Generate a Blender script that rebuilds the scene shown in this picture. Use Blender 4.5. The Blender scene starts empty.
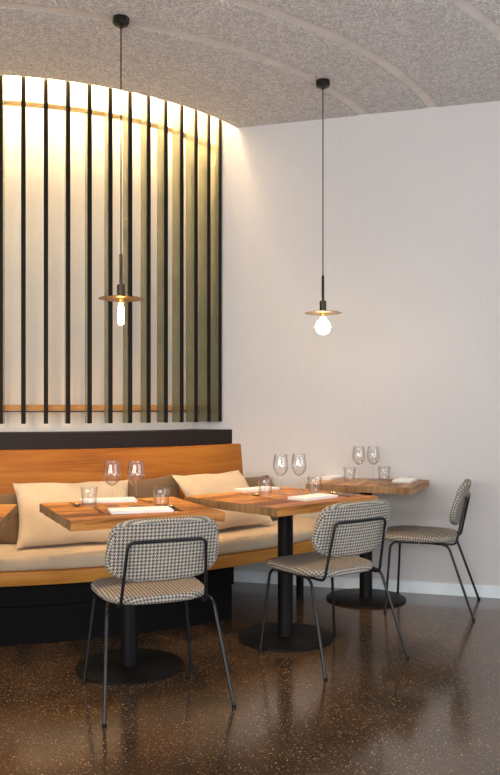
import bpy, bmesh, math, random
from mathutils import Vector, Matrix
random.seed(7)
SC = bpy.context.scene
COL = SC.collection
PI = math.pi
rad = math.radians

# ------------------------------------------------------------------ helpers
def link(name, me, mat=None, parent=None):
    o = bpy.data.objects.new(name, me)
    COL.objects.link(o)
    if mat: me.materials.append(mat)
    if parent: o.parent = parent
    return o

def finish(name, bm, mat, parent=None, smooth=True, angle=40, recalc=True):
    if recalc: bmesh.ops.recalc_face_normals(bm, faces=bm.faces[:])
    me = bpy.data.meshes.new(name)
    bm.to_mesh(me); bm.free()
    if smooth:
        me.shade_smooth()
        me.set_sharp_from_angle(angle=rad(angle))
    return link(name, me, mat, parent)

def tag(o, label=None, cat=None, group=None, kind=None):
    if label: o['label'] = label
    if cat: o['category'] = cat
    if group: o['group'] = group
    if kind: o['kind'] = kind
    return o

def empty(name, loc=(0,0,0), rz=0):
    o = bpy.data.objects.new(name, None)
    o.empty_display_size = .1
    COL.objects.link(o)
    o.location = loc; o.rotation_euler = (0, 0, rz)
    return o

def copy_tree(o, parent=None):
    c = o.copy(); COL.objects.link(c)
    if parent is not None: c.parent = parent
    for ch in [x for x in bpy.data.objects if x.parent == o]:
        copy_tree(ch, c)
    return c

def box(bm, cx, cy, cz, sx, sy, sz, uv=True, rot=None):
    ge = bmesh.ops.create_cube(bm, size=1.0)
    M = Matrix.Translation((cx, cy, cz))
    if rot is not None: M = M @ rot
    M = M @ Matrix.Diagonal((sx, sy, sz, 1))
    bmesh.ops.transform(bm, matrix=M, verts=ge['verts'])
    return ge['verts']

def box_uv(bm, grain='x'):
    uvl = bm.loops.layers.uv.verify()
    for f in bm.faces:
        n = f.normal
        for l in f.loops:
            x, y, z = l.vert.co
            if abs(n.z) >= abs(n.x) and abs(n.z) >= abs(n.y): u, v = x, y
            elif abs(n.y) >= abs(n.x): u, v = x, z + .37
            else: u, v = z * .6 + .21, y
            l[uvl].uv = (u, v)

def bevel_box(sx, sy, sz, b=.004, seg=2, cz=0):
    bm = bmesh.new()
    box(bm, 0, 0, cz, sx, sy, sz)
    bmesh.ops.bevel(bm, geom=bm.edges[:], offset=b, segments=seg, affect='EDGES', profile=.6)
    return bm

def lathe(prof, n=32, bm=None, at=(0,0,0), closed=False):
    """prof: list of (r,z)."""
    bm = bm or bmesh.new()
    rings = []
    for r, z in prof:
        if r < 1e-6:
            rings.append([bm.verts.new((at[0], at[1], at[2] + z))])
        else:
            rings.append([bm.verts.new((at[0] + r*math.cos(2*PI*k/n), at[1] + r*math.sin(2*PI*k/n), at[2] + z)) for k in range(n)])
    pairs = list(zip(rings[:-1], rings[1:]))
    if closed: pairs.append((rings[-1], rings[0]))
    for a, b in pairs:
        for k in range(n):
            k2 = (k+1) % n
            if len(a) == 1 and len(b) == 1: continue
            if len(a) == 1: bm.faces.new((a[0], b[k], b[k2]))
            elif len(b) == 1: bm.faces.new((a[k], b[0], a[k2]))
            else: bm.faces.new((a[k], b[k], b[k2], a[k2]))
    return bm

def rounded(pts, r=.03, seg=6):
    pts = [Vector(p) for p in pts]
    out = [pts[0]]
    for i in range(1, len(pts)-1):
        a, p, b = pts[i-1], pts[i], pts[i+1]
        d1 = min(r, (a-p).length*.49); d2 = min(r, (b-p).length*.49)
        s = p + (a-p).normalized()*d1; e = p + (b-p).normalized()*d2
        for k in range(seg+1):
            t = k/seg
            out.append(s*(1-t)**2 + p*2*t*(1-t) + e*t*t)
    out.append(pts[-1])
    return out

def tube(pts, r, n=10, bm=None, radii=None):
    bm = bm or bmesh.new()
    pts = [Vector(p) for p in pts]
    T = []
    for i in range(len(pts)):
        a = pts[max(i-1, 0)]; b = pts[min(i+1, len(pts)-1)]
        T.append((b-a).normalized())
    ref = Vector((0,0,1)) if abs(T[0].z) < .9 else Vector((1,0,0))
    N = (ref - T[0]*ref.dot(T[0])).normalized()
    rings = []
    for i, p in enumerate(pts):
        N = (N - T[i]*N.dot(T[i])).normalized()
        B = T[i].cross(N)
        rr = radii[i] if radii else r
        rings.append([bm.verts.new(p + (N*math.cos(2*PI*k/n) + B*math.sin(2*PI*k/n))*rr) for k in range(n)])
    for a, b in zip(rings[:-1], rings[1:]):
        for k in range(n): bm.faces.new((a[k], a[(k+1)%n], b[(k+1)%n], b[k]))
    bm.faces.new(rings[0][::-1]); bm.faces.new(rings[-1])
    return bm

# the drum: everything curved in this corner turns about one vertical axis
CX, CY = -1.75, 6.70
def P(R, th, z=0.0):
    t = rad(th)
    return Vector((CX + R*math.sin(t), CY - R*math.cos(t), z))
WALL_O = Vector((0, 5.62, 0))
WU = Vector((.9597, -.2811, 0)).normalized()
WN = Vector((-WU.y*-1, WU.x*-1, 0))     # towards the room
WN = Vector((WU.y, -WU.x, 0))
def clip(bm, co, no, fill=True):
    bmesh.ops.bisect_plane(bm, geom=bm.verts[:]+bm.edges[:]+bm.faces[:], plane_co=co, plane_no=no, clear_outer=True)
    if fill:
        be = [e for e in bm.edges if e.is_boundary]
        if be: bmesh.ops.holes_fill(bm, edges=be, sides=0)
def clip_wall(bm, off=.001, fill=True):
    clip(bm, WALL_O + WN*off, -WN, fill)

def arc_sweep(prof, th0, th1, n, closed=False, bm=None, wob=None):
    """sweep a (R,z) outline about the drum axis, with metric UVs (arc length, girth)"""
    bm = bm or bmesh.new()
    uvl = bm.loops.layers.uv.verify()
    Rm = sum(p[0] for p in prof)/len(prof)
    g = [0]
    for i in range(len(prof)):
        a = prof[i]; b = prof[(i+1) % len(prof)]
        g.append(g[-1] + math.hypot(a[0]-b[0], a[1]-b[1]))
    rings = []
    for k in range(n+1):
        th = th0 + (th1-th0)*k/n
        ring = []
        for (R, z) in prof:
            dr, dz = wob(R, z, th) if wob else (0, 0)
            ring.append(bm.verts.new(P(R+dr, th, z+dz)))
        rings.append(ring)
    m = len(prof)
    for k in range(n):
        for j in range(m):
            j2 = (j+1) % m
            f = bm.faces.new((rings[k][j], rings[k][j2], rings[k+1][j2], rings[k+1][j]))
            s0 = rad(th0 + (th1-th0)*k/n)*Rm; s1 = rad(th0 + (th1-th0)*(k+1)/n)*Rm
            uu = [(s0, g[j]), (s0, g[j+1]), (s1, g[j+1]), (s1, g[j])]
            for l, q in zip(f.loops, uu): l[uvl].uv = q
    bm.faces.new(rings[0]); bm.faces.new(rings[-1][::-1])
    return bm

def rect_prof(R0, R1, z0, z1, b=.0):
    if not b: return [(R0, z0), (R1, z0), (R1, z1), (R0, z1)]
    return [(R0, z0), (R1-b, z0), (R1-.3*b, z0+.3*b), (R1, z0+b), (R1, z1-b), (R1-.3*b, z1-.3*b), (R1-b, z1), (R0, z1)]

# ------------------------------------------------------------------ materials
def new_mat(name):
    m = bpy.data.materials.new(name); m.use_nodes = True
    nt = m.node_tree; b = nt.nodes['Principled BSDF']
    return m, nt, b
def nd(nt, t, **kw):
    n = nt.nodes.new(t)
    for k, v in kw.items():
        if k in n.inputs.keys() if hasattr(n.inputs, 'keys') else False: n.inputs[k].default_value = v
        else: setattr(n, k, v)
    return n
def ramp(nt, fac, stops, interp='LINEAR'):
    r = nt.nodes.new('ShaderNodeValToRGB'); r.color_ramp.interpolation = interp
    e = r.color_ramp.elements
    while len(e) > 1: e.remove(e[-1])
    e[0].position = stops[0][0]; e[0].color = (*stops[0][1], 1)
    for p, c in stops[1:]:
        q = e.new(p); q.color = (*c, 1)
    nt.links.new(fac, r.inputs[0])
    return r.outputs[0]
def mapping(nt, out, scale=(1,1,1), loc=(0,0,0)):
    m = nt.nodes.new('ShaderNodeMapping'); m.inputs['Scale'].default_value = scale; m.inputs['Location'].default_value = loc
    nt.links.new(out, m.inputs[0]); return m.outputs[0]
def noise(nt, vec, scale, detail=3, rough=.5, dist=0):
    n = nt.nodes.new('ShaderNodeTexNoise'); n.inputs['Scale'].default_value = scale
    n.inputs['Detail'].default_value = detail; n.inputs['Roughness'].default_value = rough; n.inputs['Distortion'].default_value = dist
    if vec is not None: nt.links.new(vec, n.inputs['Vector'])
    return n.outputs['Fac']
def math_n(nt, op, a, b=None, c=None):
    m = nt.nodes.new('ShaderNodeMath'); m.operation = op
    for i, v in enumerate((a, b, c)):
        if v is None: continue
        if isinstance(v, (int, float)): m.inputs[i].default_value = v
        else: nt.links.new(v, m.inputs[i])
    return m.outputs[0]
def bump(nt, b, h, strength=.3, dist=.01):
    n = nt.nodes.new('ShaderNodeBump'); n.inputs['Strength'].default_value = strength; n.inputs['Distance'].default_value = dist
    nt.links.new(h, n.inputs['Height']); nt.links.new(n.outputs[0], b.inputs['Normal'])
def mixc(nt, fac, a, b):
    m = nt.nodes.new('ShaderNodeMix'); m.data_type = 'RGBA'
    if isinstance(fac, (int, float)): m.inputs[0].default_value = fac
    else: nt.links.new(fac, m.inputs[0])
    for s, v in ((m.inputs[6], a), (m.inputs[7], b)):
        if isinstance(v, tuple): s.default_value = (*v, 1)
        else: nt.links.new(v, s)
    return m.outputs[2]
def coords(nt, kind='Object'):
    return nt.nodes.new('ShaderNodeTexCoord').outputs[kind]

def plain(name, col, rough=.5, metal=0, spec=.5, var=.04, nscale=30, bstr=.0):
    m, nt, b = new_mat(name)
    v = coords(nt)
    f = noise(nt, v, nscale, 3)
    c = ramp(nt, f, [(.3, tuple(x*(1-var*2) for x in col)), (.7, tuple(min(1, x*(1+var*2)) for x in col))])
    nt.links.new(c, b.inputs['Base Color'])
    b.inputs['Roughness'].default_value = rough; b.inputs['Metallic'].default_value = metal
    b.inputs['Specular IOR Level'].default_value = spec
    if bstr: bump(nt, b, f, bstr, .004)
    return m

def wall_mat(name, col):
    m, nt, b = new_mat(name)
    v = coords(nt)
    f = noise(nt, mapping(nt, v, (60, 60, 6)), 1.5, 4, .6)
    g = noise(nt, v, 1.3, 3)
    s = math_n(nt, 'ADD', math_n(nt, 'MULTIPLY', f, .6), math_n(nt, 'MULTIPLY', g, .4))
    c = ramp(nt, s, [(.3, tuple(x*.965 for x in col)), (.7, tuple(min(1, x*1.02) for x in col))])
    nt.links.new(c, b.inputs['Base Color']); b.inputs['Roughness'].default_value = .75
    b.inputs['Specular IOR Level'].default_value = .25
    bump(nt, b, noise(nt, mapping(nt, v, (1, 1, .35)), 160, 3), .12, .003)
    return m

def ceiling_mat():
    m, nt, b = new_mat('rough_spray_plaster')
    v = coords(nt)
    n1 = noise(nt, v, 70, 3, .6, .2)
    n2 = noise(nt, v, 28, 3, .55)
    h = math_n(nt, 'ADD', math_n(nt, 'MULTIPLY', n1, .7), math_n(nt, 'MULTIPLY', n2, .3))
    h = ramp(nt, h, [(.40, (0,0,0)), (.60, (1,1,1))])
    c = ramp(nt, h, [(0, (.60, .555, .53)), (1, (.96, .92, .89))])  # low spots coloured darker, crevice shade painted in along with the bump
    nt.links.new(c, b.inputs['Base Color']); b.inputs['Roughness'].default_value = .9
    b.inputs['Specular IOR Level'].default_value = .2
    bump(nt, b, h, .9, .016)
    return m

def terrazzo():
    m, nt, b = new_mat('polished_dark_terrazzo')
    v = coords(nt)
    base = ramp(nt, noise(nt, v, 3.2, 5, .6), [(.3, (.042, .025, .014)), (.7, (.092, .054, .030))])
    def chips(scale, thr, keep, off):
        vo = nt.nodes.new('ShaderNodeTexVoronoi'); vo.inputs['Scale'].default_value = scale
        vv = mapping(nt, v, (1, 1, 0), off)
        nt.links.new(vv, vo.inputs['Vector'])
        sep = nt.nodes.new('ShaderNodeSeparateColor'); nt.links.new(vo.outputs['Color'], sep.inputs[0])
        size = math_n(nt, 'MULTIPLY', sep.outputs[1], thr)
        inside = math_n(nt, 'LESS_THAN', vo.outputs['Distance'], size)
        k = math_n(nt, 'LESS_THAN', sep.outputs[0], keep)
        return math_n(nt, 'MULTIPLY', inside, k), sep.outputs[2]
    a, ra = chips(125, .43, .5, (0, 0, 0))
    ca = ramp(nt, ra, [(0, (.14, .07, .025)), (.5, (.38, .20, .07)), (.8, (.50, .30, .12)), (1, (.40, .32, .21))])
    c = mixc(nt, a, base, ca)
    a2, rb = chips(190, .45, .4, (3.1, 1.7, 0))
    cb = ramp(nt, rb, [(0, (.10, .055, .025)), (.7, (.28, .16, .07)), (1, (.36, .33, .27))])
    c = mixc(nt, a2, c, cb)
    nt.links.new(c, b.inputs['Base Color'])
    r = ramp(nt, noise(nt, v, 2.2, 4, .6), [(.3, (.11,)*3), (.7, (.20,)*3)])
    nt.links.new(r, b.inputs['Roughness'])
    b.inputs['Specular IOR Level'].default_value = .9; b.inputs['IOR'].default_value = 1.55
    return m

def wood(name, dark, mid, light, plank=None, gs=1.0, rough=.42, bstr=.12, knots=False):
    """grain runs along UV.x (metres)"""
    m, nt, b = new_mat(name)
    uv = coords(nt, 'UV')
    sx = nt.nodes.new('ShaderNodeSeparateXYZ'); nt.links.new(uv, sx.inputs[0])
    vec = uv; pl = None
    if plank:
        pid = math_n(nt, 'FLOOR', math_n(nt, 'DIVIDE', sx.outputs[1], plank))
        wn = nt.nodes.new('ShaderNodeTexWhiteNoise'); wn.noise_dimensions = '1D'; nt.links.new(pid, wn.inputs['W'])
        pl = wn.outputs['Value']
        cb = nt.nodes.new('ShaderNodeCombineXYZ')
        nt.links.new(math_n(nt, 'ADD', sx.outputs[0], math_n(nt, 'MULTIPLY', pl, 9)), cb.inputs[0])
        nt.links.new(math_n(nt, 'ADD', sx.outputs[1], math_n(nt, 'MULTIPLY', pl, 3)), cb.inputs[1])
        vec = cb.outputs[0]
    g1 = noise(nt, mapping(nt, vec, (1.6*gs, 26*gs, 1)), 1.0, 5, .62, 1.1)
    g2 = noise(nt, mapping(nt, vec, (9*gs, 190*gs, 1)), 1.0, 3, .6)
    g3 = noise(nt, mapping(nt, vec, (.8, 5, 1)), 1.0, 2, .5, .6)
    f = math_n(nt, 'ADD', math_n(nt, 'ADD', math_n(nt, 'MULTIPLY', g1, .5), math_n(nt, 'MULTIPLY', g2, .18)), math_n(nt, 'MULTIPLY', g3, .32))
    if pl is not None: f = math_n(nt, 'ADD', f, math_n(nt, 'MULTIPLY', math_n(nt, 'SUBTRACT', pl, .5), .16))
    lo, hi = (.38, .62) if plank else (.34, .66)
    c = ramp(nt, f, [(lo, dark), (.49, mid), (hi, light)])
    if plank:
        fr = math_n(nt, 'FRACT', math_n(nt, 'DIVIDE', sx.outputs[1], plank))
        gap = math_n(nt, 'LESS_THAN', fr, .02)
        c = mixc(nt, math_n(nt, 'MULTIPLY', gap, .7), c, tuple(x*.35 for x in dark))
    nt.links.new(c, b.inputs['Base Color'])
    b.inputs['Roughness'].default_value = rough
    b.inputs['Specular IOR Level'].default_value = .22
    bump(nt, b, f, bstr, .004)
    return m

def houndstooth(name, p=.0154):
    m, nt, b = new_mat(name)
    uv = coords(nt, 'UV')
    sx = nt.nodes.new('ShaderNodeSeparateXYZ'); nt.links.new(uv, sx.inputs[0])
    i = math_n(nt, 'FLOOR', math_n(nt, 'MULTIPLY', math_n(nt, 'ADD', sx.outputs[0], 4), 8/p))
    j = math_n(nt, 'FLOOR', math_n(nt, 'MULTIPLY', math_n(nt, 'ADD', sx.outputs[1], 4), 8/p))
    wa = math_n(nt, 'LESS_THAN', math_n(nt, 'MODULO', i, 8), 3.5)
    we = math_n(nt, 'LESS_THAN', math_n(nt, 'MODULO', j, 8), 3.5)
    tw = math_n(nt, 'LESS_THAN', math_n(nt, 'MODULO', math_n(nt, 'ADD', i, j), 4), 1.5)
    d = math_n(nt, 'ADD', math_n(nt, 'MULTIPLY', tw, wa), math_n(nt, 'MULTIPLY', math_n(nt, 'SUBTRACT', 1, tw), we))
    # threads of slightly different dye
    bx = math_n(nt, 'FLOOR', math_n(nt, 'DIVIDE', i, 8)); by = math_n(nt, 'FLOOR', math_n(nt, 'DIVIDE', j, 8))
    cb = nt.nodes.new('ShaderNodeCombineXYZ'); nt.links.new(bx, cb.inputs[0]); nt.links.new(by, cb.inputs[1])
    wn = nt.nodes.new('ShaderNodeTexWhiteNoise'); wn.noise_dimensions = '2D'; nt.links.new(cb.outputs[0], wn.inputs['Vector'])
    lc = ramp(nt, wn.outputs['Value'], [(0, (.48, .43, .35)), (.45, (.56, .49, .39)), (.75, (.46, .47, .34)), (1, (.50, .39, .35))])
    dc = ramp(nt, wn.outputs['Value'], [(0, (.045, .05, .065)), (.5, (.065, .068, .095)), (1, (.085, .065, .065))])
    c = mixc(nt, d, lc, dc)
    nt.links.new(c, b.inputs['Base Color']); b.inputs['Roughness'].default_value = .9
    b.inputs['Specular IOR Level'].default_value = .2
    bump(nt, b, noise(nt, mapping(nt, uv, (1,1,1)), 420, 2), .35, .002)
    return m

def fabric(name, col, bstr=.25):
    m, nt, b = new_mat(name)
    v = coords(nt)
    f = noise(nt, v, 380, 2); g = noise(nt, v, 6, 3)
    s = math_n(nt, 'ADD', math_n(nt, 'MULTIPLY', f, .5), math_n(nt, 'MULTIPLY', g, .5))
    c = ramp(nt, s, [(.35, tuple(x*.9 for x in col)), (.65, tuple(min(1, x*1.06) for x in col))])
    nt.links.new(c, b.inputs['Base Color']); b.inputs['Roughness'].default_value = .95
    b.inputs['Specular IOR Level'].default_value = .15
    b.inputs['Sheen Weight'].default_value = .15
    h = math_n(nt, 'ADD', math_n(nt, 'MULTIPLY', f, .15), noise(nt, v, 9, 4, .55, .8))
    bump(nt, b, h, bstr, .02)
    return m

def glass_mat():
    m, nt, b = new_mat('thin_clear_glass')
    nt.nodes.remove(b)
    tr = nt.nodes.new('ShaderNodeBsdfTransparent'); tr.inputs[0].default_value = (.975, .978, .975, 1)
    gl = nt.nodes.new('ShaderNodeBsdfGlossy'); gl.inputs['Roughness'].default_value = .03
    lw = nt.nodes.new('ShaderNodeLayerWeight'); lw.inputs[0].default_value = .5
    f3 = math_n(nt, 'POWER', lw.outputs['Facing'], 3.0)
    fac = math_n(nt, 'ADD', math_n(nt, 'MULTIPLY', f3, .75), .07)
    nt.links.new(ramp(nt, f3, [(0, (.985, .987, .985)), (1, (.74, .72, .70))]), tr.inputs[0])
    mx = nt.nodes.new('ShaderNodeMixShader')
    nt.links.new(fac, mx.inputs[0]); nt.links.new(tr.outputs[0], mx.inputs[1]); nt.links.new(gl.outputs[0], mx.inputs[2])
    nt.links.new(mx.outputs[0], nt.nodes['Material Output'].inputs['Surface'])
    return m

def emit(name, col, s):
    m, nt, b = new_mat(name)
    b.inputs['Base Color'].default_value = (1, .95, .85, 1)
    b.inputs['Emission Color'].default_value = (*col, 1)
    b.inputs['Emission Strength'].default_value = s
    return m

M = {}
M['wall'] = wall_mat('warm_white_plaster', (.60, .58, .567))
M['drumwall'] = wall_mat('white_plaster', (.86, .80, .71))
M['ceil'] = ceiling_mat()
M['band'] = plain('smooth_ceiling_strip', (.62, .575, .54), .7, nscale=8)
M['floor'] = terrazzo()
M['base'] = plain('pale_grey_skirting_paint', (.80, .87, .90), .45, nscale=6)
M['oak'] = wood('honey_oak_veneer', (.22, .064, .007), (.36, .122, .014), (.45, .18, .025), gs=.8, rough=.55)
M['seatoak'] = wood('honey_oak_edge', (.32, .125, .02), (.47, .20, .035), (.56, .28, .065), gs=1.1, rough=.45)
M['table'] = wood('reclaimed_oiled_oak', (.13, .042, .010), (.44, .18, .042), (.66, .33, .095), plank=.118, gs=1.4, rough=.48, bstr=.35)
M['table_cool'] = wood('cool_lit_oak', (.13, .06, .025), (.40, .21, .10), (.60, .37, .20), plank=.118, gs=1.4, rough=.45, bstr=.45)  # paler version of the table oak, cool light put into its colour
M['endgrain'] = wood('rough_end_grain', (.13, .07, .03), (.27, .155, .07), (.42, .28, .14), gs=2.2, rough=.7, bstr=.6)
M['black'] = plain('black_powder_coat', (.0045, .0045, .005), .5, 0, .22, nscale=90)
M['tubeblack'] = plain('satin_black_tube', (.008, .008, .009), .3, .1, .4, nscale=90)
M['plinth'] = plain('black_stained_board', (.004, .0035, .0035), .7, 0, .12, nscale=20)
M['ledge'] = plain('dark_bronze_panel', (.013, .009, .008), .55, 0, .2, nscale=12)
M['slat'] = plain('olive_bronze_lacquer', (.25, .24, .16), .25, .45, .6, var=.06, nscale=5)
M['slatedge'] = plain('dark_bronze_edge', (.010, .008, .005), .6, 0, .15, nscale=20)
M['rail'] = wood('pine_batten', (.45, .22, .07), (.62, .33, .12), (.7, .42, .18), rough=.5)
M['railblack'] = plain('black_rail', (.02, .018, .016), .4)
M['goldrail'] = plain('pale_bronze_rail', (.42, .30, .14), .4, .2)
M['fabric'] = houndstooth('houndstooth_wool')
M['cream'] = fabric('cream_linen', (.60, .48, .34))
M['sand'] = fabric('sand_seat_linen', (.54, .43, .30), .3)
M['taupe'] = fabric('taupe_weave', (.14, .092, .055))
M['napkin'] = fabric('white_napkin_cotton', (.84, .83, .82), .15)
M['glass'] = glass_mat()
M['steel'] = plain('warm_polished_steel', (.55, .43, .28), .2, 1, nscale=60)
M['darksteel'] = plain('dark_polished_steel', (.16, .12, .09), .22, 1, nscale=60)
M['brass'] = plain('burnished_bronze_disc', (.30, .18, .08), .32, .9, nscale=25)
M['socket'] = plain('dark_bronze_lamp_metal', (.045, .032, .022), .35, .6, nscale=60)
M['sockring'] = plain('amber_brass', (.65, .36, .08), .3, .8, nscale=60)
M['cord'] = plain('black_textile_cord', (.015, .013, .012), .8)
M['canopy'] = plain('black_lamp_canopy', (.012, .011, .009), .35, .4)
M['bulb'] = emit('warm_white_bulb', (1, .80, .52), 32)
M['tube_bulb'] = emit('amber_tube_bulb', (1, .52, .14), 50)
M['led'] = emit('warm_led_strip', (1, .76, .46), 330)
M['led2'] = emit('warm_led_strip_dim', (1, .74, .44), 150)
M['frame'] = plain('window_frame_paint', (.10, .10, .10), .4)

# ------------------------------------------------------------------ the room
U0, U1, N1, HC = -4.7, 4.3, 8.0, 3.2
def room_pt(u, n, z=0): return WALL_O + WU*u + WN*n + Vector((0,0,z))
RZ = math.atan2(WU.y, WU.x)
def room_box(name, u0, u1, n0, n1, z0, z1, mat, uv=False):
    bm = bmesh.new()
    c = room_pt((u0+u1)/2, (n0+n1)/2, (z0+z1)/2)
    box(bm, c.x, c.y, c.z, u1-u0, abs(n1-n0), z1-z0, rot=Matrix.Rotation(RZ, 4, 'Z'))
    return tag(finish(name, bm, mat, smooth=False), kind='structure')
room_box('floor', U0, U1, 0, N1, -.08, 0, M['floor'])
room_box('wall_back', U0, U1, -.12, 0, 0, 3.62, M['wall'])
room_box('wall_left', U0-.12, U0, 0, N1, 0, 3.62, M['wall'])
room_box('baseboard_back', U0, U1, 0, .013, 0, .075, M['base'])

def wall_with_opening(name, side):
    """a wall with one wide window opening"""
    bm = bmesh.new()
    def b(u0, u1, n0, n1, z0, z1):
        c = room_pt((u0+u1)/2, (n0+n1)/2, (z0+z1)/2)
        box(bm, c.x, c.y, c.z, u1-u0, n1-n0, z1-z0, rot=Matrix.Rotation(RZ, 4, 'Z'))
    if side == 'right':
        b(U1, U1+.12, 0, 1.6, 0, 3.62); b(U1, U1+.12, 5.6, N1, 0, 3.62)
        b(U1, U1+.12, 1.6, 5.6, 0, .3); b(U1, U1+.12, 1.6, 5.6, 2.8, 3.62)
    else:
        b(U0, -3.0, N1, N1+.12, 0, 3.62); b(3.2, U1, N1, N1+.12, 0, 3.62)
        b(-3.0, 3.2, N1, N1+.12, 0, .3); b(-3.0, 3.2, N1, N1+.12, 2.8, 3.62)
    return tag(finish(name, bm, M['wall'], smooth=False), kind='structure')
wall_with_opening('wall_right', 'right')
wall_with_opening('wall_front', 'front')
def window(name, side):
    bm = bmesh.new()
    def b(u0, u1, n0, n1, z0, z1):
        c = room_pt((u0+u1)/2, (n0+n1)/2, (z0+z1)/2)
        box(bm, c.x, c.y, c.z, u1-u0, n1-n0, z1-z0, rot=Matrix.Rotation(RZ, 4, 'Z'))
    if side == 'right':
        for a in (1.6, 2.9, 4.2, 5.54): b(U1+.03, U1+.09, a, a+.06, .3, 2.8)
        b(U1+.03, U1+.09, 1.66, 5.54, .3, .36); b(U1+.03, U1+.09, 1.66, 5.54, 2.74, 2.8)
    else:
        for a in (-3.0, -1.5, 0, 1.5, 3.14): b(a, a+.06, N1+.03, N1+.09, .3, 2.8)
        b(-2.94, 3.14, N1+.03, N1+.09, .3, .36); b(-2.94, 3.14, N1+.03, N1+.09, 2.74, 2.8)
    return tag(finish(name, bm, M['frame'], smooth=False), kind='structure')
window('window_1', 'right'); window('window_2', 'front')

# ceiling: rough sprayed fields between smooth curved strips, centred on the drum axis
def clip_room(bm, fill=False):
    clip(bm, room_pt(0, 0.0), -WN, fill); clip(bm, room_pt(0, N1), WN, fill)
    clip(bm, room_pt(U1, 0), WU, fill); clip(bm, room_pt(U0, 0), -WU, fill)
bm = bmesh.new()
fields = [(1.965, 2.795), (2.865, 3.245), (3.315, 3.905), (3.975, 12.5)]
for a, b in fields:
    arc_sweep(rect_prof(a, b, HC, HC+.06), -180, 180, 240, bm=bm)
clip_room(bm)
tag(finish('ceiling', bm, M['ceil'], smooth=False), kind='structure')
for k, (a, b) in enumerate([(2.795, 2.865), (3.245, 3.315), (3.905, 3.975)]):
    bm = arc_sweep(rect_prof(a+.002, b-.002, HC+.004, HC+.06), -110, 110, 160)
    clip_wall(bm, 0, False)
    clip(bm, room_pt(U0, 0), -WU, False)
    tag(finish('trim_%d' % (k+1), bm, M['band'], angle=30), kind='structure')
# cove above the ceiling edge
bm = bmesh.new()
arc_sweep(rect_prof(.9, 2.30, 3.56, 3.60), -110, 110, 120, bm=bm)
arc_sweep(rect_prof(2.24, 2.30, HC+.061, 3.56), -110, 110, 120, bm=bm)
clip_wall(bm, 0, False)
tag(finish('trim_4', bm, M['drumwall'], angle=30), kind='structure')
# curved wall behind the slats
bm = arc_sweep(rect_prof(1.50, 1.64, 0, 3.56), -100, 100, 160)
clip_wall(bm, 0.0, False)
tag(finish('wall_curved', bm, M['drumwall'], angle=30), kind='structure')

# LED line hidden in the cove
bm = arc_sweep(rect_prof(1.685, 1.715, 3.41, 3.425), -75, 60, 120)
clip_wall(bm, .03)
led = tag(finish('led_strip', bm, M['led']), 'warm LED strip light in the ceiling cove, the one against the curved wall', 'strip light', 'cove strip lights')
bm = arc_sweep(rect_prof(1.895, 1.915, 3.43, 3.44), -75, 60, 120)
clip_wall(bm, .03)
led = tag(finish('led_strip', bm, M['led2']), 'warm LED strip light in the ceiling cove, the one on the room side', 'strip light', 'cove strip lights')

# ------------------------------------------------------------------ slatted screen
scr = empty('slatted_screen', P(1.8, 20, 1.13))
tag(scr, 'curved screen of tall olive bronze vertical slats above the bench', 'slatted screen')
SO = scr.location.copy()
SHIFT = Vector((.005, -.10, 0))     # the screen stands a little forward of the drum axis
def child(name, bm, mat, parent, **k):
    bmesh.ops.translate(bm, verts=bm.verts[:], vec=-SO)
    return finish(name, bm, mat, parent, **k)
for k in range(22):
    th = 58.2 - 4.2*k
    r = Matrix.Rotation(rad(th), 4, 'Z')
    ztop = 3.40; zb = 1.128
    c = P(1.7585, th, (ztop+zb)/2) + SHIFT
    bm = bmesh.new(); box(bm, c.x, c.y, c.z, .020, .083, ztop-zb, rot=r)
    clip_wall(bm, .004)
    if not bm.verts: bm.free(); continue
    s = child('slat', bm, M['slat'], scr, smooth=False)
    c = P(1.805, th, (ztop+zb)/2) + SHIFT
    bm = bmesh.new(); box(bm, c.x, c.y, c.z, .026, .010, ztop-zb+.002, rot=r)
    clip_wall(bm, .004)
    if bm.verts:
        e = child('front_edge', bm, M['slatedge'], s, smooth=False); tag(e, 'dark front edge of the slat')
    else: bm.free()
for nm, zz0, zz1, mt, lb in (('rail', 1.207, 1.243, 'rail', 'pale wooden lower rail behind the slats'), ('rail', 3.085, 3.11, 'goldrail', 'thin upper rail behind the slats')):
    bm = arc_sweep(rect_prof(1.686, 1.715, zz0, zz1), -30, 70, 100); bmesh.ops.translate(bm, verts=bm.verts[:], vec=SHIFT); clip_wall(bm, .004)
    tag(child(nm, bm, M[mt], scr, angle=30), lb)
bm = arc_sweep(rect_prof(1.686, 1.716, 1.197, 1.206), -30, 70, 100); bmesh.ops.translate(bm, verts=bm.verts[:], vec=SHIFT); clip_wall(bm, .004)
tag(child('rail_channel', bm, M['railblack'], scr, angle=30), 'thin black channel under the wooden rail')

# ------------------------------------------------------------------ bench
bench = empty('banquette_bench', P(2.4, 20, 0))
tag(bench, 'curved built-in oak bench with high oak back and black plinth', 'bench')
SO = bench.location.copy()
TH0 = -42
bm = arc_sweep(rect_prof(1.645, 1.93, .50, 1.072, .004), TH0, 75, 140); clip_wall(bm, .001)
tag(child('back_ledge', bm, M['ledge'], bench, angle=30), 'dark ledge capping the bench back')
bm = arc_sweep([(1.932, .36), (2.03, .36), (2.03, .43), (1.993, .955), (1.99, .968), (1.98, .972), (1.932, .972)], TH0, 75, 140); clip_wall(bm, .001)
child('backrest', bm, M['oak'], bench, angle=30)
bm = arc_sweep(rect_prof(1.90, 2.745, .327, .397, .005), TH0, 75, 140); clip_wall(bm, .001)
child('seat_board', bm, M['seatoak'], bench, angle=30)
bm = arc_sweep(rect_prof(1.95, 2.63, .0, .195), TH0, 38.7, 110)
child('plinth', bm, M['plinth'], bench, angle=30)
bm = arc_sweep(rect_prof(1.95, 2.65, .203, .327), TH0, 38.7, 110)
child('plinth_panel', bm, M['plinth'], bench, angle=30)
bm = bmesh.new()
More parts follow.
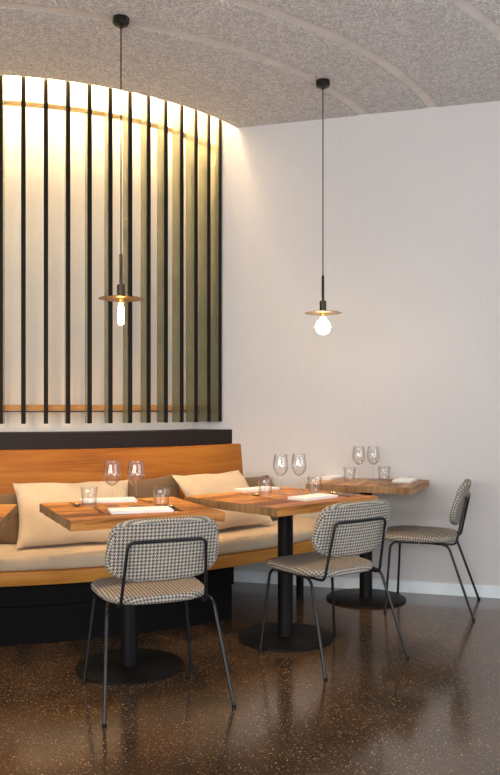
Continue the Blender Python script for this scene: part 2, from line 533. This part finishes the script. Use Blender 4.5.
c = P(2.575, 53.6, .1635); box(bm, c.x, c.y, c.z, .035, .035, .327, rot=Matrix.Rotation(rad(53), 4, 'Z'))
child('support_post', bm, M['black'], bench, smooth=False)

# seat cushion (a loose pad on the board)
def cush_prof():
    R0, R1, z0, z1, r = 2.032, 2.742, .3975, .470, .030
    pts = [(R0, z0)]
    for k in range(5): a = -PI/2 + PI/2*k/4; pts.append((R1-r+r*math.cos(a), z0+r+r*math.sin(a)))
    for k in range(5): a = PI/2*k/4; pts.append((R1-r+r*math.cos(a), z1-r+r*math.sin(a)))
    for k in range(1, 12): pts.append((R1-r-(R1-r-R0)*k/12, z1 + .006*math.sin(PI*k/12)))
    pts.append((R0, z1-.005))
    return pts
from mathutils import noise as mn
def wob(R, z, th):
    if z < .41: return (0, 0)
    a = mn.noise(Vector((R*5, th*.11, 3.3))); b = mn.noise(Vector((R*2+9, th*.25, .3)))
    w = .007*a + .004*b
    edge = max(0, (R-2.6)/.14)
    return (.007*b*edge, w*(z-.41)/.06)
SO = P(2.4, 20, .415)
cu = arc_sweep(cush_prof(), TH0+1, 75, 260, wob=wob); clip_wall(cu, .004)
bmesh.ops.translate(cu, verts=cu.verts[:], vec=-SO)
o = finish('seat_cushion', cu, M['sand'], angle=60); o.location = SO
tag(o, 'long curved sand coloured seat pad lying along the oak bench', 'seat cushion')

# pillows
def pillow(name, w, h, t, th, Rb, Rt, zb, zt, mat, label, group, seed=0, twist=0, roll=0, cat='pillow'):
    n = 34
    bm = bmesh.new()
    def pt(i, j, s):
        u = -1 + 2*i/n; v = -1 + 2*j/n
        eu = 1-abs(u)**2.6; ev = 1-abs(v)**2.6
        th_ = t/2*(max(eu, 0)**.55)*(max(ev, 0)**.55)
        pin = 1 - .075*(1-abs(v)**2)*abs(u)**3; pinv = 1 - .12*(1-abs(u)**2)*abs(v)**3
        x = u*w/2*pin; y = v*h/2*pinv
        wr = mn.noise(Vector((x*7+seed, y*7, s*2.2)))*.013 + mn.noise(Vector((x*17+seed, y*13, s*5.)))*.004
        return (x, y, s*(th_ + (wr if th_ > .001 else 0)*min(1, th_/(t*.2))))
    top = {}; bot = {}
    for i in range(n+1):
        for j in range(n+1):
            top[i, j] = bm.verts.new(pt(i, j, 1))
            bot[i, j] = top[i, j] if i in (0, n) or j in (0, n) else bm.verts.new(pt(i, j, -1))
    for i in range(n):
        for j in range(n):
            bm.faces.new((top[i, j], top[i+1, j], top[i+1, j+1], top[i, j+1]))
            q = (bot[i, j], bot[i, j+1], bot[i+1, j+1], bot[i+1, j])
            bm.faces.new(q)
    o = finish(name, bm, mat, angle=80)
    a = P(Rb, th, zb); b = P(Rt, th, zt)
    X = Vector((math.cos(rad(th+twist)), math.sin(rad(th+twist)), 0))
    Y = (b-a).normalized(); X = (X - Y*X.dot(Y)).normalized(); Z = X.cross(Y)
    R = Matrix((X, Y, Z)).transposed().to_4x4() @ Matrix.Rotation(rad(roll), 4, 'Z')
    o.matrix_world = Matrix.Translation((a+b)/2) @ R
    tag(o, label, cat, group)
    return o
TP = 'taupe pillows along the bench back'; CP = 'cream pillows leaning on the bench'
pillow('throw_pillow', .66, .48, .15, 19.2, 2.52, 2.17, .490, .79, M['cream'], 'large cream linen pillow behind the nearest set table', CP, 1, 0, 0)
pillow('throw_pillow', .56, .47, .15, 42.9, 2.50, 2.16, .492, .81, M['cream'], 'cream linen pillow between the two wooden tables nearest the slats', CP, 5, 0, 0)
pillow('throw_pillow', .50, .36, .12, 6.5, 2.36, 2.13, .478, .725, M['taupe'], 'taupe pillow at the left edge of the bench, left of the large cream pillow', TP, 9, 0, 0)
pillow('throw_pillow', .50, .36, .11, 31.5, 2.20, 2.10, .478, .785, M['taupe'], 'taupe pillow seen through the wine glasses between the two cream pillows', TP, 12, 0, 3)
pillow('throw_pillow', .44, .36, .11, 52.6, 2.38, 2.18, .480, .765, M['taupe'], 'taupe pillow at the wall end of the bench, right of the cream one', TP, 15, 0, -3)

# ------------------------------------------------------------------ tables
def tabletop(sx, sy, seed, mat):
    th = .043
    bm = bmesh.new()
    nx, ny = 26, 26
    box(bm, 0, 0, .75-th/2, sx, sy, th)
    bmesh.ops.bisect_plane  # keep namespace explicit
    for ax, s in ((0, sx), (1, sy)):
        for k in range(1, 22):
            co = [0, 0, 0]; no = [0, 0, 0]; co[ax] = -s/2 + s*k/22; no[ax] = 1
            bmesh.ops.bisect_plane(bm, geom=bm.verts[:]+bm.edges[:]+bm.faces[:], plane_co=co, plane_no=no)
    for zz in (.75-th*.33, .75-th*.66):
        bmesh.ops.bisect_plane(bm, geom=bm.verts[:]+bm.edges[:]+bm.faces[:], plane_co=(0,0,zz), plane_no=(0,0,1))
    for v in bm.verts:
        x, y, z = v.co
        dx = mn.noise(Vector((y*14+seed, z*40, 2)))*.005; dy = mn.noise(Vector((x*14+seed, z*40, 7)))*.003
        if abs(abs(x)-sx/2) < 1e-4: v.co.x += dx
        if abs(abs(y)-sy/2) < 1e-4: v.co.y += dy
        if z < .75-th+.001: v.co.z += mn.noise(Vector((x*9, y*9, seed)))*.0025 + .001
    bm.normal_update()
    box_uv(bm)
    o = finish('tabletop', bm, mat, smooth=True, angle=35)
    o.data.materials.append(M['endgrain'])
    for p in o.data.polygons:
        if abs(p.normal.x) > .7: p.material_index = 1
    return o

def table(loc, ang, sx, sy, mat, label, seed, post=(0, 0)):
    r = empty('cafe_table', (loc[0], loc[1], 0), rad(ang))
    tag(r, label, 'table', 'pedestal tables in front of the curved bench')
    t = tabletop(sx, sy, seed, mat); t.parent = r
    px, py = post
    finish('post', lathe([(0, .008), (.041, .008), (.041, .700), (0, .700)], 32, at=(px, py, 0)), M['black'], r)
    finish('mounting_plate', lathe([(0, .698), (.13, .698), (.13, .7085), (0, .7085)], 32, at=(px, py, 0)), M['black'], r)
    finish('base_plate', lathe([(0, 0), (.250, 0), (.253, .003), (.253, .009), (.249, .012), (.045, .0135), (0, .0135)], 64, at=(px, py, 0)), M['black'], r)
    return r
T1 = table((-.578, 3.80), 25, .70, .70, M['table'], 'square oak pedestal table at left with both wine glasses before the large cream pillow', 1, (-.00, -.02))
T2 = table((.168, 4.285), 43, .765, .70, M['table'], 'oak pedestal table in the middle, between the other set tables', 4, (.0, -.03))
T3 = table((.795, 5.21), 67, .73, .66, M['table_cool'], 'oak pedestal table, toned for cool light, at right against the pale wall', 8, (-.10, .015))
T4 = table((-1.43, 3.53), 10, .70, .70, M['table'], 'bare oak table cut off by the left edge of the photo', 12)

# ------------------------------------------------------------------ chairs
def outline_seat():
    pts = []
    n = 64
    for k in range(n):
        a = 2*PI*k/n
        c, s = math.cos(a), math.sin(a)
        e = 2/3.4
        x = math.copysign(abs(c)**e, c); y = math.copysign(abs(s)**e, s)
        hw = .232 + .012*y           # a little wider at the front
        pts.append((x*hw, y*.232 + .012))
    return pts
def outline_back():
    pts = []
    n = 64
    for k in range(n):
        a = 2*PI*k/n
        c, s = math.cos(a), math.sin(a)
        e = 2/(5.6 if s > 0 else 3.2)
        x = math.copysign(abs(c)**e, c); y = math.copysign(abs(s)**e, s)
        hw = .238 - .010*y - (.016*abs(y)**3 if y > 0 else .012*abs(y)**3)
        pts.append((x*hw, y*.137))
    return pts
def pad(outl, t, fn, crown=.006):
    bm = bmesh.new(); uvl = bm.loops.layers.uv.verify()
    n = len(outl); r = t/2
    rings = []; uvs = []
    prof = []
    for k in (.18, .4, .62, .8, .92): prof.append((k, 0, r + crown*(1-k*k)))
    for k in range(7):
        a = PI/2 - PI*k/6
        prof.append((1, -r + r*math.cos(a), r*math.sin(a)))
    for k in (.92, .8, .62, .4, .18): prof.append((k, 0, -r))
    cx = sum(p[0] for p in outl)/n; cy = sum(p[1] for p in outl)/n
    def place(k, off, h):
        out = []
        for (x, y) in outl:
            dx, dy = x-cx, y-cy; L = math.hypot(dx, dy)
            s = k*(L-r)/L if k < 1 else (L+off)/L
            if k == 1: s = (L - r + (off + r))/L
            out.append((cx+dx*s, cy+dy*s, h))
        return out
    c0 = (cx, cy, r+crown); c1 = (cx, cy, -r)
    v0 = bm.verts.new(fn(*c0)); v1 = bm.verts.new(fn(*c1))
    for (k, off, h) in prof:
        ps = place(k, off, h)
        rings.append([bm.verts.new(fn(*p)) for p in ps]); uvs.append([(p[0], p[1]) for p in ps])
    def setuv(f, q):
        for l, w in zip(f.loops, q): l[uvl].uv = w
    for a in range(len(rings)-1):
        for k in range(n):
            k2 = (k+1) % n
            f = bm.faces.new((rings[a][k], rings[a+1][k], rings[a+1][k2], rings[a][k2]))
            # let the pattern run on over the rounded edge
            def ex(i, kk):
                x, y = uvs[i][kk]
                if 5 <= i <= 11:
                    dx, dy = outl[kk][0]-cx, outl[kk][1]-cy; L = math.hypot(dx, dy)
                    e = (L - r) + (i-5)/6*PI*r
                    if i <= 11: return (cx+dx*e/L, cy+dy*e/L)
                return (x, y)
            if a == 11: q = [uvs[a][k], uvs[a+1][k], uvs[a+1][k2], uvs[a][k2]]
            else: q = [ex(a, k), ex(a+1, k), ex(a+1, k2), ex(a, k2)]
            setuv(f, q)
    for k in range(n):
        k2 = (k+1) % n
        setuv(bm.faces.new((v0, rings[0][k], rings[0][k2])), [(cx, cy), uvs[0][k], uvs[0][k2]])
        setuv(bm.faces.new((v1, rings[-1][k2], rings[-1][k])), [(cx, cy), uvs[-1][k2], uvs[-1][k]])
    return bm

def seat_fn(x, y, h):
    z = .440 + h + .10*max(0, (x*x))*.5 - .035*max(0, (y-.12))**1.0*.5
    return (x, y+.065, z)
LEAN = rad(15)
def back_fn(x, y, h):
    # y: up the pad, h: towards the sitter
    yy = -.185 + .62*x*x + h*math.cos(LEAN) - y*math.sin(LEAN)
    zz = .650 + y*math.cos(LEAN) + h*math.sin(LEAN)
    return (x, yy, zz)

def make_chair():
    r = empty('dining_chair')
    finish('seat', pad(outline_seat(), .034, seat_fn), M['fabric'], r, angle=60)
    finish('backrest', pad(outline_back(), .032, back_fn, .004), M['fabric'], r, angle=60)
    for s in (-1, 1):
        pts = rounded([(s*.250, .250, .004), (s*.205, .225, .419), (s*.196, .06, .4205)], .045, 8)
        l = finish('leg', tube(pts, .0075, 12), M['tubeblack'], r)
        finish('foot_glide', lathe([(0, 0), (.0095, 0), (.0095, .012), (0, .012)], 14, at=(s*.250, .250, 0)), M['black'], l)
        pts = rounded([(s*.266, -.262, .004), (s*.226, -.115, .419), (s*.196, -.03, .4205), (s*.196, .055, .4205)], .04, 8)
        l = finish('leg', tube(pts, .0075, 12), M['tubeblack'], r)
        finish('foot_glide', lathe([(0, 0), (.0095, 0), (.0095, .012), (0, .012)], 14, at=(s*.266, -.262, 0)), M['black'], l)
    W = .162
    pts = [(-.178, .0, .417), (-.180, -.155, .417), (-W, -.214, .690), (W, -.214, .690), (.180, -.155, .417), (.178, .0, .417)]
    finish('back_frame', tube(rounded(pts, .028, 8), .0068, 12), M['tubeblack'], r)
    bm = tube([(-.196, .15, .4205), (.196, .15, .4205)], .006, 10)
    tube([(-.19, -.03, .4185), (.19, -.03, .4185)], .006, 10, bm=bm)
    finish('cross_bars', bm, M['tubeblack'], r)
    return r
ch = make_chair()
def place(o, x, y, face, label):
    o.location = (x, y, 0); o.rotation_euler = (0, 0, rad(face-90))
    tag(o, label, 'chair', 'houndstooth dining chairs')
place(ch, -.410, 3.41, 112, 'houndstooth upholstered chair with black tube legs, nearest the camera at the left table')
c2 = copy_tree(ch); place(c2, .400, 3.955, 126, 'houndstooth chair with black tube legs pulled up to the middle table')
c3 = copy_tree(ch); place(c3, 1.125, 4.935, 161, 'houndstooth chair seen from the side by the pale wall at right')

# ------------------------------------------------------------------ glasses and settings
def wine_glass_proto():
    r = empty('wine_glass')
    t = .0011
    out = [(.0045, .098), (.012, .101), (.024, .110), (.034, .124), (.0405, .142), (.0418, .156), (.0400, .176), (.0365, .198), (.0335, .219)]
    inn = [(max(0.0, a-t), b + (.0015 if k < 3 else 0)) for k, (a, b) in enumerate(out)]
    prof = [(0, .0975)] + out + [(.0330, .2198)] + inn[::-1][:-1] + [(0, .1010)]
    finish('bowl', lathe(prof, 40), M['glass'], r, angle=60)
    finish('stem', lathe([(0, .0035), (.0075, .0040), (.0042, .010), (.0033, .03), (.0033, .08), (.0045, .097), (0, .0973)], 16), M['glass'], r, angle=60)
    finish('foot', lathe([(0, 0), (.035, 0), (.0358, .001), (.034, .0018), (.012, .0032), (0, .0034)], 40), M['glass'], r, angle=60)
    return r
def tumbler_proto():
    t = .0016
    prof = [(0, 0), (.032, 0), (.0345, .002), (.0405, .088), (.0400, .0888), (.0390, .088), (.0330, .009), (.0300, .007), (0, .007)]
    return finish('water_glass', lathe(prof, 40), M['glass'], None, angle=50)
wg = wine_glass_proto(); tb = tumbler_proto()
first = {'w': True, 't': True}
def put(proto, key, x, y, z, label, cat, group):
    o = proto if first.get(key, True) else copy_tree(proto)
    first[key] = False
    o.location = (x, y, z); tag(o, label, cat, group)
    return o
ZT = .7505
G = 'wine glasses on the set tables'
for x, y, lb in ((-.662, 3.84, 'left wine glass on the left table'), (-.547, 3.84, 'right wine glass on the left table'),
                 (.168, 4.38, 'left wine glass on the middle table'), (.270, 4.42, 'right wine glass on the middle table'),
                 (.715, 5.26, 'left wine glass on the table by the wall'), (.812, 5.27, 'right wine glass on the table by the wall')):
    put(wg, 'w', x, y, ZT, 'tall empty stemmed glass, the ' + lb, 'wine glass', G)
G = 'water glasses on the set tables'
for x, y, lb in ((-.782, 3.89, 'left of the stemmed glasses on the left table'), (-.427, 3.86, 'right of the stemmed glasses on the left table'),
                 (.085, 4.40, 'left of the stemmed glasses on the middle table'), (.362, 4.47, 'right of the stemmed glasses on the middle table'),
                 (.645, 5.18, 'left of the stemmed glasses on the table by the wall'), (.880, 5.25, 'right of the stemmed glasses on the table by the wall')):
    put(tb, 't', x, y, ZT, 'short clear tumbler ' + lb, 'water glass', G)

def napkin(x, y, ang, L, W, label, seed):
    bm = bmesh.new()
    for k, (dx, z) in enumerate(((0, .002), (.003, .0065), (-.002, .011))):
        n = 12
        vs = {}
        for i in range(n+1):
            for j in range(7):
                px = -L/2 + L*i/n + dx; py = -W/2 + W*j/6 + dx*.5
                e = mn.noise(Vector((px*9+seed, py*9, k)))*.0016
                for s in (0, 1):
                    vs[i, j, s] = bm.verts.new((px, py, max(0, z + e - .002 + (.0042 if s else 0)) if k else (.0042+e if s else 0)))
        for i in range(n):
            for j in range(6):
                bm.faces.new((vs[i,j,1], vs[i+1,j,1], vs[i+1,j+1,1], vs[i,j+1,1]))
                bm.faces.new((vs[i,j,0], vs[i,j+1,0], vs[i+1,j+1,0], vs[i+1,j,0]))
        for i in range(n):
            for j in (0, 6): bm.faces.new((vs[i,j,0], vs[i+1,j,0], vs[i+1,j,1], vs[i,j,1]))
        for j in range(6):
            for i in (0, n): bm.faces.new((vs[i,j,0], vs[i,j+1,0], vs[i,j+1,1], vs[i,j,1]))
    o = finish('folded_napkin', bm, M['napkin'], angle=50)
    o.location = (x, y, ZT); o.rotation_euler = (0, 0, rad(ang))
    tag(o, label, 'napkin', 'folded white napkins')
napkin(-.500, 3.655, 17, .28, .125, 'folded white napkin on the near side of the left table', 1)
napkin(-.715, 4.045, 16, .27, .115, 'folded white napkin on the bench side of the left table', 2)
napkin(.330, 4.185, 46, .26, .125, 'folded white napkin on the near side of the middle table', 3)
napkin(.040, 4.60, 40, .25, .11, 'folded white napkin on the bench side of the middle table', 4)
napkin(1.005, 5.17, 66, .22, .12, 'folded white napkin on the chair side of the table by the wall', 5)
napkin(.540, 5.37, 60, .22, .11, 'folded white napkin on the bench side of the table by the wall', 6)

def cut_handle(bm, L, w0, w1, z=.0012):
    n = 10; th = .0022
    vs = []
    for k in range(n+1):
        t = k/n; x = -L/2 + L*t
        w = w0*(1-t)**1.3 + w1*(1-(1-t)**1.3)
        zz = z + .004*math.sin(PI*t*.9)*t
        vs.append([bm.verts.new((x, s*w/2, zz + q*th)) for s, q in ((-1,0),(1,0),(1,1),(-1,1))])
    for a, b in zip(vs[:-1], vs[1:]):
        for k in range(4): bm.faces.new((a[k], a[(k+1)%4], b[(k+1)%4], b[k]))
    bm.faces.new(vs[0][::-1]); bm.faces.new(vs[-1])
def fork_mesh():
    bm = bmesh.new(); cut_handle(bm, .13, .016, .006)
    # neck plate and four tines, curving up
    def strip(y0, y1, xs, w0):
        vs = []
        for x in xs:
            u = (x-.065)/.065
            z = .0045 + .006*math.sin(PI*min(1, max(0, u))*.8) - .004*u
            a = y0; b = y1
            vs.append([bm.verts.new((x, a, z)), bm.verts.new((x, b, z)), bm.verts.new((x, b, z+.0016)), bm.verts.new((x, a, z+.0016))])
        for a, b in zip(vs[:-1], vs[1:]):
            for k in range(4): bm.faces.new((a[k], a[(k+1)%4], b[(k+1)%4], b[k]))
        bm.faces.new(vs[0][::-1]); bm.faces.new(vs[-1])
    strip(-.011, .011, (.063, .070, .078, .086), 0)
    for k in range(4):
        y = -.011 + .0062*k
        strip(y, y+.0034, (.086, .097, .108, .120, .130), 0)
    return bm
def spoon_mesh():
    bm = bmesh.new(); cut_handle(bm, .13, .016, .006)
    n = 24; rings = []
    prof = [(0, 0), (.35, .0010), (.65, .0035), (.88, .0070), (1, .0095), (.97, .0105), (.85, .0080), (.6, .0045), (.3, .0022), (0, .0013)]
    for r, z in prof:
        if r == 0: rings.append([bm.verts.new((.093, 0, z+.0008))])
        else: rings.append([bm.verts.new((.093 + r*.031*math.cos(2*PI*k/n), r*.0205*math.sin(2*PI*k/n), z*.8+.0008)) for k in range(n)])
    for a, b in zip(rings[:-1], rings[1:]):
        for k in range(n):
            k2 = (k+1) % n
            if len(a) == 1: bm.faces.new((a[0], b[k], b[k2]))
            elif len(b) == 1: bm.faces.new((a[k], b[0], a[k2]))
            else: bm.faces.new((a[k], b[k], b[k2], a[k2]))
    return bm
def knife_mesh():
    bm = bmesh.new(); cut_handle(bm, .12, .017, .012)
    xs = (.055, .08, .11, .135, .15); w = (.011, .018, .020, .016, .003)
    vs = []
    for x, ww in zip(xs, w):
        vs.append([bm.verts.new((x, -.006, .002)), bm.verts.new((x, -.006+ww, .0026)), bm.verts.new((x, -.006+ww, .0032)), bm.verts.new((x, -.006, .0042))])
    for a, b in zip(vs[:-1], vs[1:]):
        for k in range(4): bm.faces.new((a[k], a[(k+1)%4], b[(k+1)%4], b[k]))
    bm.faces.new(vs[0][::-1]); bm.faces.new(vs[-1])
    return bm
fk = finish('fork', fork_mesh(), M['steel'], angle=50)
sp = finish('spoon', spoon_mesh(), M['steel'], angle=60)
kn = finish('knife', knife_mesh(), M['darksteel'], angle=50)
def cutl(proto, key, x, y, ang, label):
    o = put(proto, key, x, y, ZT, label, proto.name.split('.')[0], 'cutlery on the set tables')
    o.rotation_euler = (0, 0, rad(ang))
# left table
cutl(fk, 'f', -.690, 3.655, 112, 'fork left of the near napkin on the left table')
cutl(sp, 's', -.335, 3.70, 112, 'spoon right of the near napkin on the left table')
cutl(kn, 'k', -.365, 3.725, 108, 'knife right of the near napkin on the left table')
cutl(sp, 's', -.870, 3.93, -66, 'spoon at the bench side left corner of the left table')
cutl(fk, 'f', -.545, 4.06, -62, 'fork beside the bench side napkin of the left table')
# middle table
cutl(fk, 'f', .145, 4.10, 138, 'fork at the front corner of the middle table')
cutl(kn, 'k', .490, 4.30, 132, 'knife right of the near napkin on the middle table')
cutl(sp, 's', .520, 4.335, 134, 'spoon right of the near napkin on the middle table')
cutl(sp, 's', -.030, 4.37, -46, 'spoon at the bench side left corner of the middle table')
cutl(fk, 'f', .215, 4.63, -42, 'fork behind the stemmed glasses of the middle table')
# table by the wall
cutl(fk, 'f', .905, 5.02, 158, 'fork before the chair side napkin of the table by the wall')
cutl(sp, 's', .985, 5.40, 156, 'spoon beyond the chair side napkin of the table by the wall')
cutl(kn, 'k', .945, 5.385, 156, 'knife beyond the chair side napkin of the table by the wall')

# ------------------------------------------------------------------ pendants
def pendant(x, y, zd, bulb, label):
    r = empty('pendant_lamp', (x, y, zd))
    tag(r, label, 'pendant lamp', 'disc pendant lamps')
    top = HC - zd
    c = finish('canopy', lathe([(0, top), (.043, top), (.043, top-.026), (.036, top-.036), (.010, top-.040), (.007, top-.055), (0, top-.055)], 8 if bulb == 'tube' else 28), M['canopy'], r, angle=30)
    finish('cord', tube([(0, 0, .222), (0, 0, top-.05)], .0034, 8), M['cord'], r)
    finish('stem', lathe([(0, .070), (.0085, .070), (.0085, .222), (.004, .230), (0, .230)], 16), M['socket'], r)
    finish('socket', lathe([(0, .004), (.0205, .004), (.0205, .070), (.017, .074), (0, .074)], 24), M['socket'], r, angle=30)
    finish('disc', lathe([(0, -.001), (.111, -.001), (.1125, .0005), (.111, .002), (0, .002)], 56), M['brass'], r, angle=30)
    finish('lamp_collar', lathe([(0, -.022), (.0155, -.022), (.0165, -.0015), (0, -.0015)], 24), M['sockring'], r, angle=30)
    if bulb == 'tube':
        finish('bulb', lathe([(0, -.135), (.008, -.133), (.0140, -.124), (.0155, -.110), (.0155, -.045), (.011, -.030), (.010, -.0225), (0, -.0225)], 24), M['tube_bulb'], r)
        lz = -.085
    else:
        pr = [(0, -.130)]
        for k in range(1, 13):
            a = -PI/2 + PI*.86*k/12
            pr.append((.046*math.cos(a), -.084 + .046*math.sin(a)))
        pr += [(.014, -.0225), (0, -.0225)]
        finish('bulb', lathe(pr, 32), M['bulb'], r)
        lz = -.084
    return r
pendant(-.654, 4.055, 1.776, 'tube', 'disc pendant with amber tube bulb hanging in front of the slats')
pendant(.441, 4.837, 1.797, 'globe', 'disc pendant with round white bulb hanging before the plain wall')

# ------------------------------------------------------------------ lights
def area(name, loc, target, sx, sy, power, col):
    l = bpy.data.lights.new(name, 'AREA'); l.shape = 'RECTANGLE'; l.size = sx; l.size_y = sy
    l.energy = power; l.color = col
    o = bpy.data.objects.new(name, l); COL.objects.link(o); o.location = loc
    d = Vector(target) - Vector(loc); o.rotation_euler = d.to_track_quat('-Z', 'Y').to_euler()
    return o
def spot(name, loc, target, power, col, size=60, blend=.6, r=.04):
    l = bpy.data.lights.new(name, 'SPOT'); l.energy = power; l.color = col
    l.spot_size = rad(size); l.spot_blend = blend; l.shadow_soft_size = r
    o = bpy.data.objects.new(name, l); COL.objects.link(o); o.location = loc
    d = Vector(target) - Vector(loc); o.rotation_euler = d.to_track_quat('-Z', 'Y').to_euler()
    return o
a = room_pt(.1, N1-.05, 1.75); area('daylight_front', a, a - WN + Vector((0, 0, .6)), 6.1, 2.0, 275, (1, .965, .94))
a = room_pt(U1-.05, 3.6, 1.55); area('daylight_right', a, a - WU + Vector((0, 0, .5)), 3.9, 2.2, 90, (.82, .90, 1))
W = (1, .62, .29)
spot('downlight', (-1.25, 3.05, 3.15), (-1.15, 4.15, .5), 88, W, 62)
spot('downlight', (-.35, 3.25, 3.15), (-.45, 4.45, .5), 92, W, 62)
spot('downlight', (.0, 4.1, 3.15), (.0, 4.75, .5), 75, W, 46)
spot('downlight', (1.3, 4.5, 3.15), (.95, 5.0, .7), 22, (1, .8, .6), 44)

w = bpy.data.worlds.new('room_world'); SC.world = w; w.use_nodes = True
w.node_tree.nodes['Background'].inputs[0].default_value = (.80, .88, 1, 1)
w.node_tree.nodes['Background'].inputs[1].default_value = .5

# ------------------------------------------------------------------ camera
F, YH = 800.0, 408.0
cd = bpy.data.cameras.new('camera'); cam = bpy.data.objects.new('camera', cd); COL.objects.link(cam)
cam.location = (0, 0, 1.223); cam.rotation_euler = (PI/2, 0, 0)
cd.sensor_fit = 'HORIZONTAL'; cd.sensor_width = 36; cd.lens = F/500*36
cd.shift_x = 0; cd.shift_y = (YH - 387.5)/500
cd.clip_start = .05; cd.clip_end = 60
SC.camera = cam
vs = SC.view_settings
SC.display_settings.display_device = 'sRGB'
vs.view_transform = 'Standard'; vs.look = 'None'; vs.exposure = 0.15; vs.gamma = 1.0; vs.use_curve_mapping = False
